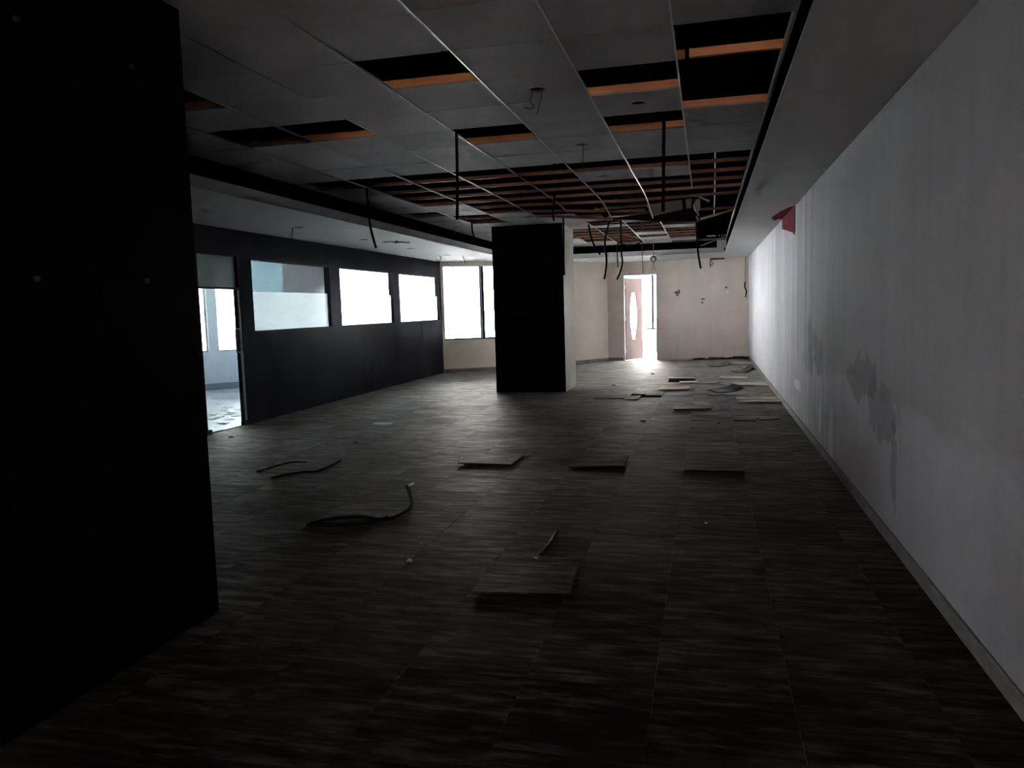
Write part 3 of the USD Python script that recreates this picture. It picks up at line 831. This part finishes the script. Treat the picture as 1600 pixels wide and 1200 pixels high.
# collapsed boards at the far right of the ceiling
def board(name, label, category, corners, th, mat, bend=.0, n=6, parent=None):
    c = np.array(corners, float)
    o = c.mean(0)
    nrm = np.cross(c[1] - c[0], c[3] - c[0])
    nrm /= np.linalg.norm(nrm)
    m = sheet(lambda u, v: 0, n, n, 1, 1, th)
    v = np.array(m.vertices)
    u, w = v[:, 0] + .5, v[:, 1] + .5
    P = ((1 - u) * (1 - w))[:, None] * c[0] + (u * (1 - w))[:, None] * c[1] + (u * w)[:, None] * c[2] + ((1 - u) * w)[:, None] * c[3]
    P += nrm * (v[:, 2] + bend * 4 * u * (1 - u))[:, None]
    m = trimesh.Trimesh(P, m.faces, process=False)
    if m.volume < 0:
        m.invert()
    if parent is not None:
        return obj(name, m, MAT[mat], parent, label=label)
    t = thing(name, label, category, loc=o)
    obj('board', m, MAT[mat], t, off=o)
    return t


board('sagging_ceiling_board', 'grey ceiling board hanging at the end of the open battens', 'ceiling board',
      [(-.82, 11.45, 2.87), (-.19, 11.45, 2.915), (-.21, 11.95, 2.855), (-.78, 11.95, 2.76)], .012, 'tile', .006)
board('sagging_ceiling_board', 'dark tilted ceiling board under the collapsed far corner', 'ceiling board',
      [(-1.38, 12.0, 2.775), (-.20, 12.0, 2.85), (-.11, 12.06, 2.66), (-.75, 12.06, 2.70)], .014, 'charred', .004)
board('sagging_ceiling_board', 'long pale sagging board edge just beyond the dark tilted board', 'ceiling board',
      [(-1.40, 12.2, 2.80), (-.12, 12.2, 2.70), (-.12, 12.7, 2.72), (-1.36, 12.7, 2.85)], .012, 'tile', -.01)
board('plywood_strip', 'pinkish plywood board stuck behind the sagging ceiling battens', 'board',
      [(-1.55, 11.3, 2.83), (-.82, 11.35, 2.84), (-.82, 11.65, 2.90), (-1.6, 11.65, 2.90)], .012, 'ply', parent=ce)
board('fallen_batten', 'slanting pale board bridging the ceiling gap beside the right soffit', 'board',
      [(-.10, 12.6, 2.75), (.42, 12.9, 2.90), (.42, 13.0, 2.90), (-.10, 12.72, 2.74)], .02, 'ply')
board('fallen_batten', 'thin pale strip sloping across the dark slot at the far right end of the ceiling', 'board',
      [(-.12, 18.0, 2.72), (.40, 18.1, 2.90), (.40, 18.13, 2.90), (-.12, 18.03, 2.72)], .012, 'trim_grey')
t = thing('hanging_bracket', 'bent grey metal duct strap hanging at the collapsed ceiling corner', 'bracket', loc=(-.14, 12.3, 2.9))
obj('strap', tube([(-.01, 0, .12), (-.03, 0, .05), (0, 0, -.05), (.02, .02, -.12), (0, .03, -.2)], .022, 8), MAT['metal'], t, smooth=40)
obj('plate', cbox(-.01, .06, -.01, .01, -.05, .12, .004), MAT['trim_grey'], t)
obj('cable', tube([(.0, -.02, .15), (-.06, -.02, .0), (.0, -.02, -.1), (.06, -.02, -.2)], .012, 8), MAT['black_plastic'], t)
t = thing('light_tube', 'short bluish metal batten sticking out of the collapsed ceiling corner', 'light fitting', loc=(-.06, 12.2, 3.02))
obj('body', tube([(-.09, 0, .05), (.10, .05, -.04)], .016, 10), MAT['metal'], t, smooth=40)
obj('end_cap', tube([(.10, .05, -.04), (.108, .052, -.044)], .018, 10), MAT['pipe'], t, smooth=40)

# wall fittings on the back wall
t = thing('wall_bracket', 'small dark bracket under the soffit at the top of the back wall', 'bracket', loc=(.30, YB - .02, 2.58))
obj('rail', cbox(-.2, .16, -.02, .02, -.02, .022, .004), MAT['mark'], t)
obj('wire', tube([(-.18, 0, -.01), (-.2, 0, -.1), (-.19, 0, -.22)], .01, 6), MAT['wire'], t)
t = thing('wall_cable', 'thin dark cable dropping down the back wall close to the right corner', 'cable', loc=(.97, YB - .02, 2.58))
obj('wire', tube([(.0, 0, .03), (-.01, 0, -.3), (-.0, 0, -.62)], .006, 6), MAT['wire'], t)
obj('sleeve', tube([(.0, 0, -.6), (-.02, 0, -.72), (.02, 0, -.85), (.0, 0, -1.)], .016, 8), MAT['black_plastic'], t)
t = thing('wall_wire', 'small tuft of wire at the top of the back wall beside the hanging conduit', 'wire', loc=(.13, YB - .05, 2.6))
obj('wire', tube([(0, 0, .01), (.01, 0, -.1), (.05, -.02, -.14), (-.03, -.02, -.17), (.04, -.02, -.19)], .007, 6), MAT['wire'], t)

# ------------------------------------------------------------------ things on the floor
def loose(label, cx, cy, w=.5, d=.5, rot=0., lift=(0, 0, 0, 0), curl=0., mat='carpet', th=.010, z=.0005, category='carpet tile'):
    a, b, c, e = [q * (.6 if cy > 10 else .5) for q in lift]                                                           # corners: near-left, near-right, far-right, far-left
    fn = lambda u, v: (1 - u) * (1 - v) * a + u * (1 - v) * b + u * v * c + (1 - u) * v * e + curl * (max(0, u - .55) / .45) ** 2
    t = thing('loose_carpet_tile', label, category, loc=(cx, cy, z))
    obj('pile', rotz(sheet(fn, 8, 6, w, d, th), rot), MAT[mat], t, smooth=False)
    under = 'carpet_back' if mat == 'carpet' else 'carpet'
    obj('backing', rotz(sheet(lambda u, v: fn(u, v) - .003, 8, 6, w * .998, d * .998, .003), rot, (0, 0, .0032)), MAT[under], t)
    return t


loose('lifted dark carpet tile lying askew, the nearest one to the camera', -.94, 3.96, .5, .52, .09, (.03, .035, .006, .004), 0)
loose('dark carpet tile folded at its edges, right of the middle of the floor', .06, 7.04, .5, .52, .0, (.03, .035, .03, .01), 0)
loose('dark carpet tile with upturned right corner, left of the folded tile', -.97, 7.12, .5, .5, .0, (.01, .045, .045, .0), .0)
loose('dark carpet tile barely lifted, leftmost in the mid floor row', -2.02, 7.14, .52, .5, .0, (.035, .02, .01, .015), 0)
loose('grey carpet tile lying alone before the far loose tiles, right edge raised', -.2, 11.06, .5, .56, .02, (.03, .045, .045, .006), 0)
loose('pale upturned carpet tile in front of the pair against the right wall', .74, 11.75, .62, .33, .0, (.04, .045, .012, .01), 0, 'carpet_back')
loose('pale upturned carpet tile against the right wall, behind the front one of the pair', .74, 12.13, .62, .32, .0, (.02, .02, .014, .014), 0, 'carpet_back')
loose('leftmost of the loose carpet tiles near the middle pillar', -1.50, 12.40, .5, .5, .02, (.004, .012, .02, .012), 0)
loose('small loose carpet piece between the leftmost loose tile and the dark gap', -1.12, 12.25, .20, .46, .0, (.008, .015, .02, .02), 0)
loose('half carpet tile just right of the dark gap in the floor', -.83, 12.84, .26, .5, .0, (.02, .008, .01, .02), 0, 'carpet_back')
loose('pale carpet tile with raised right edge, amid the far loose tiles', -.53, 13.55, .5, .46, .0, (.03, .04, .04, .01), 0, 'carpet_back')
loose('pale thin carpet tile before the curled pieces, third from the right wall', .28, 12.66, .52, .24, .0, (.035, .045, .015, .01), 0, 'carpet_back')
loose('dark carpet tile twisted upright behind the thin pale one', .30, 13.25, .48, .34, .5, (.004, .004, .07, .03), .05)
loose('pale carpet tile with a rolled dark front edge against the right wall', .74, 14.3, .6, .62, .0, (.05, .014, .008, .02), 0, 'carpet_back')
loose('dark edged pale carpet tile second from the right wall in the farther row', .50, 15.5, .52, .36, .0, (.03, .02, .02, .035), 0, 'carpet_back')
loose('carpet tile raised over a dark gap, leftmost in the farther row', -.48, 15.45, .5, .42, .0, (.05, .04, .02, .02), 0, 'carpet_back')
loose('white backed carpet piece lying just before the raised tile of the farther row', -.32, 14.75, .34, .3, .1, (.01, .02, .02, .01), 0, 'carpet_back')
loose('small curled dark carpet scrap by the foot of the right wall', .72, 16.9, .36, .3, .3, (.02, .05, .08, .02), .06)
loose('twisted pale carpet scrap touching the right wall, beyond the dark scrap', .86, 17.6, .22, .3, .7, (.02, .02, .10, .12), .0, 'carpet_back')
loose('long pale carpet strip near the foot of the back wall at the right corner', .74, 19.3, .60, .5, .0, (.02, .02, .02, .03), 0, 'carpet_back')
loose('curled carpet tile left of the long pale strip near the back wall', .28, 18.7, .5, .6, .1, (.0, .03, .09, .02), .04)
loose('small dark flap of carpet before the right wall, left of a pair', .46, 9.92, .26, .2, -.1, (.006, .02, .03, .015), 0)
loose('small grey flap of carpet before the right wall, right of a pair', .74, 10.02, .22, .26, .1, (.015, .03, .02, .004), 0)
loose('thin carpet strip lying between the thin pale tile and the pale middle tile', -.02, 14.55, .42, .16, .1, (.012, .012, .008, .008), 0, 'carpet_back')


def floor_cable(label, strands, rad, tip=None):
    o = strands[0][0]
    t = thing('floor_cable', label, 'cable', loc=(o[0], o[1], 0))
    for s in strands:
        obj('strand', tube(s, rad, 7), MAT['black_plastic'], t, off=(o[0], o[1], 0), smooth=40)
    if tip is not None:
        obj('bare_end', tube(tip, rad * .9, 7), MAT['pipe'], t, off=(o[0], o[1], 0), smooth=40)


R_ = .013
floor_cable('black cable snaking over the dark carpet, its bare pale end raised', [[(-2.68, 4.79, R_), (-2.55, 4.90, R_ + .01), (-2.40, 5.0, R_), (-2.19, 4.96, R_), (-2.12, 5.1, R_ + .005), (-2.12, 5.28, .03), (-2.22, 5.5, .07), (-2.28, 5.6, .10)],
             [(-2.68, 4.75, R_), (-2.5, 4.78, R_), (-2.3, 4.86, R_), (-2.16, 4.95, .03)]], R_, [(-2.28, 5.6, .10), (-2.26, 5.62, .105), (-2.235, 5.64, .115)])
floor_cable('thin black cable lying in a long curve on the carpet before the glass door', [[(-3.79, 6.15, .009), (-3.74, 6.30, .009), (-3.62, 6.40, .012), (-3.52, 6.45, .009), (-3.5, 6.7, .009), (-3.52, 6.95, .009)]], .009)
floor_cable('short black cable on the carpet, closest to the partition', [[(-4.09, 6.40, .008), (-4.05, 6.65, .008), (-3.98, 6.82, .012), (-3.84, 6.85, .008)]], .008)
floor_cable('short rod of black cable lying behind the nearest loose carpet tile', [[(-.95, 4.36, .012), (-.94, 4.6, .012), (-.945, 4.82, .014)]], .011)
t = thing('paper_sheet', 'white sheet of paper lying on the floor before the partition', 'paper', loc=(-4.13, 9.42, .001))
obj('sheet', rotz(sheet(lambda u, v: .006 * math.sin(3 * u + 1) ** 2 + .004 * v, 8, 6, .25, .17, .0015), .05), MAT['paper'], t)


def chip(label, x, y, s, mat, seed, group=None):
    q = np.random.RandomState(seed)
    pts = q.normal(size=(14, 3))
    pts /= np.linalg.norm(pts, axis=1, keepdims=True)
    pts *= np.array([s, s * .75, s * .4]) * q.uniform(.7, 1.1, (14, 1))
    m = trimesh.convex.convex_hull(pts)
    m.apply_translation((0, 0, -m.vertices[:, 2].min()))
    obj_t = thing('plaster_chunk', label, 'debris', group, loc=(x, y, 0.0))
    obj('chunk', m, MAT[mat], obj_t)


chip('small dark lump on the carpet before the far end of the partition', -3.85, 8.0, .03, 'mark', 1)
chip('small grey lump on the carpet left of the nearest loose tile', -1.68, 4.14, .03, 'trim_grey', 2)
chip('small white chip on the carpet right of the middle of the floor', -.01, 5.2, .016, 'paper', 3)
chip('tiny white chip at the back edge of the nearest loose tile', -.97, 4.31, .015, 'paper', 4)
chip('small white chip on the carpet by the glass door', -5.59, 8.23, .035, 'paper', 5)
chip('dark lump on the floor before the group of loose tiles, left of centre', -.78, 9.77, .035, 'mark', 6)
chip('dark speck on the pale floor in front of the doorway', -1.1, 16.55, .05, 'mark', 7)
chip('dark speck on the floor beside the right of the middle pillar', -1.65, 14.2, .045, 'mark', 8)
chip('dark lump on the floor below the small carpet flaps by the right wall', .14, 9.65, .03, 'mark', 9)
chip('tiny white chip on the carpet between the floor cable and the middle row', -1.86, 5.3, .010, 'paper', 10)
chip('tiny white chip left of the barely lifted tile row', -2.35, 7.25, .014, 'paper', 11)
chip('tiny white chip nearest to the floor cable, in front of it', -1.75, 4.5, .010, 'paper', 12)
qq = np.random.RandomState(4)
FLAKE = ('first', 'second', 'third', 'fourth', 'fifth', 'sixth', 'seventh', 'eighth', 'ninth', 'tenth', 'eleventh', 'twelfth')
for k, (x, y) in enumerate(((-6.47, 9.35), (-6.6, 9.7), (-6.88, 9.75), (-6.96, 10.01), (-6.74, 10.09), (-6.96, 10.22), (-7.22, 10.21), (-7.05, 10.4), (-7.33, 10.64), (-7.13, 10.72), (-7.5, 11.0), (-7.97, 11.44))):
    t = thing('paint_flake', f'curled white paint flake on the office floor, {FLAKE[k]} counted from the glass door', 'debris', 'paint flakes behind the glass door', loc=(x, y, .001))
    obj('flake', rotz(sheet(lambda u, v: .03 * (u - .5) ** 2 + .008 * v, 4, 3, .07 + .1 * qq.rand(), .05 + .06 * qq.rand(), .003), qq.rand() * 3), MAT['paper'], t)
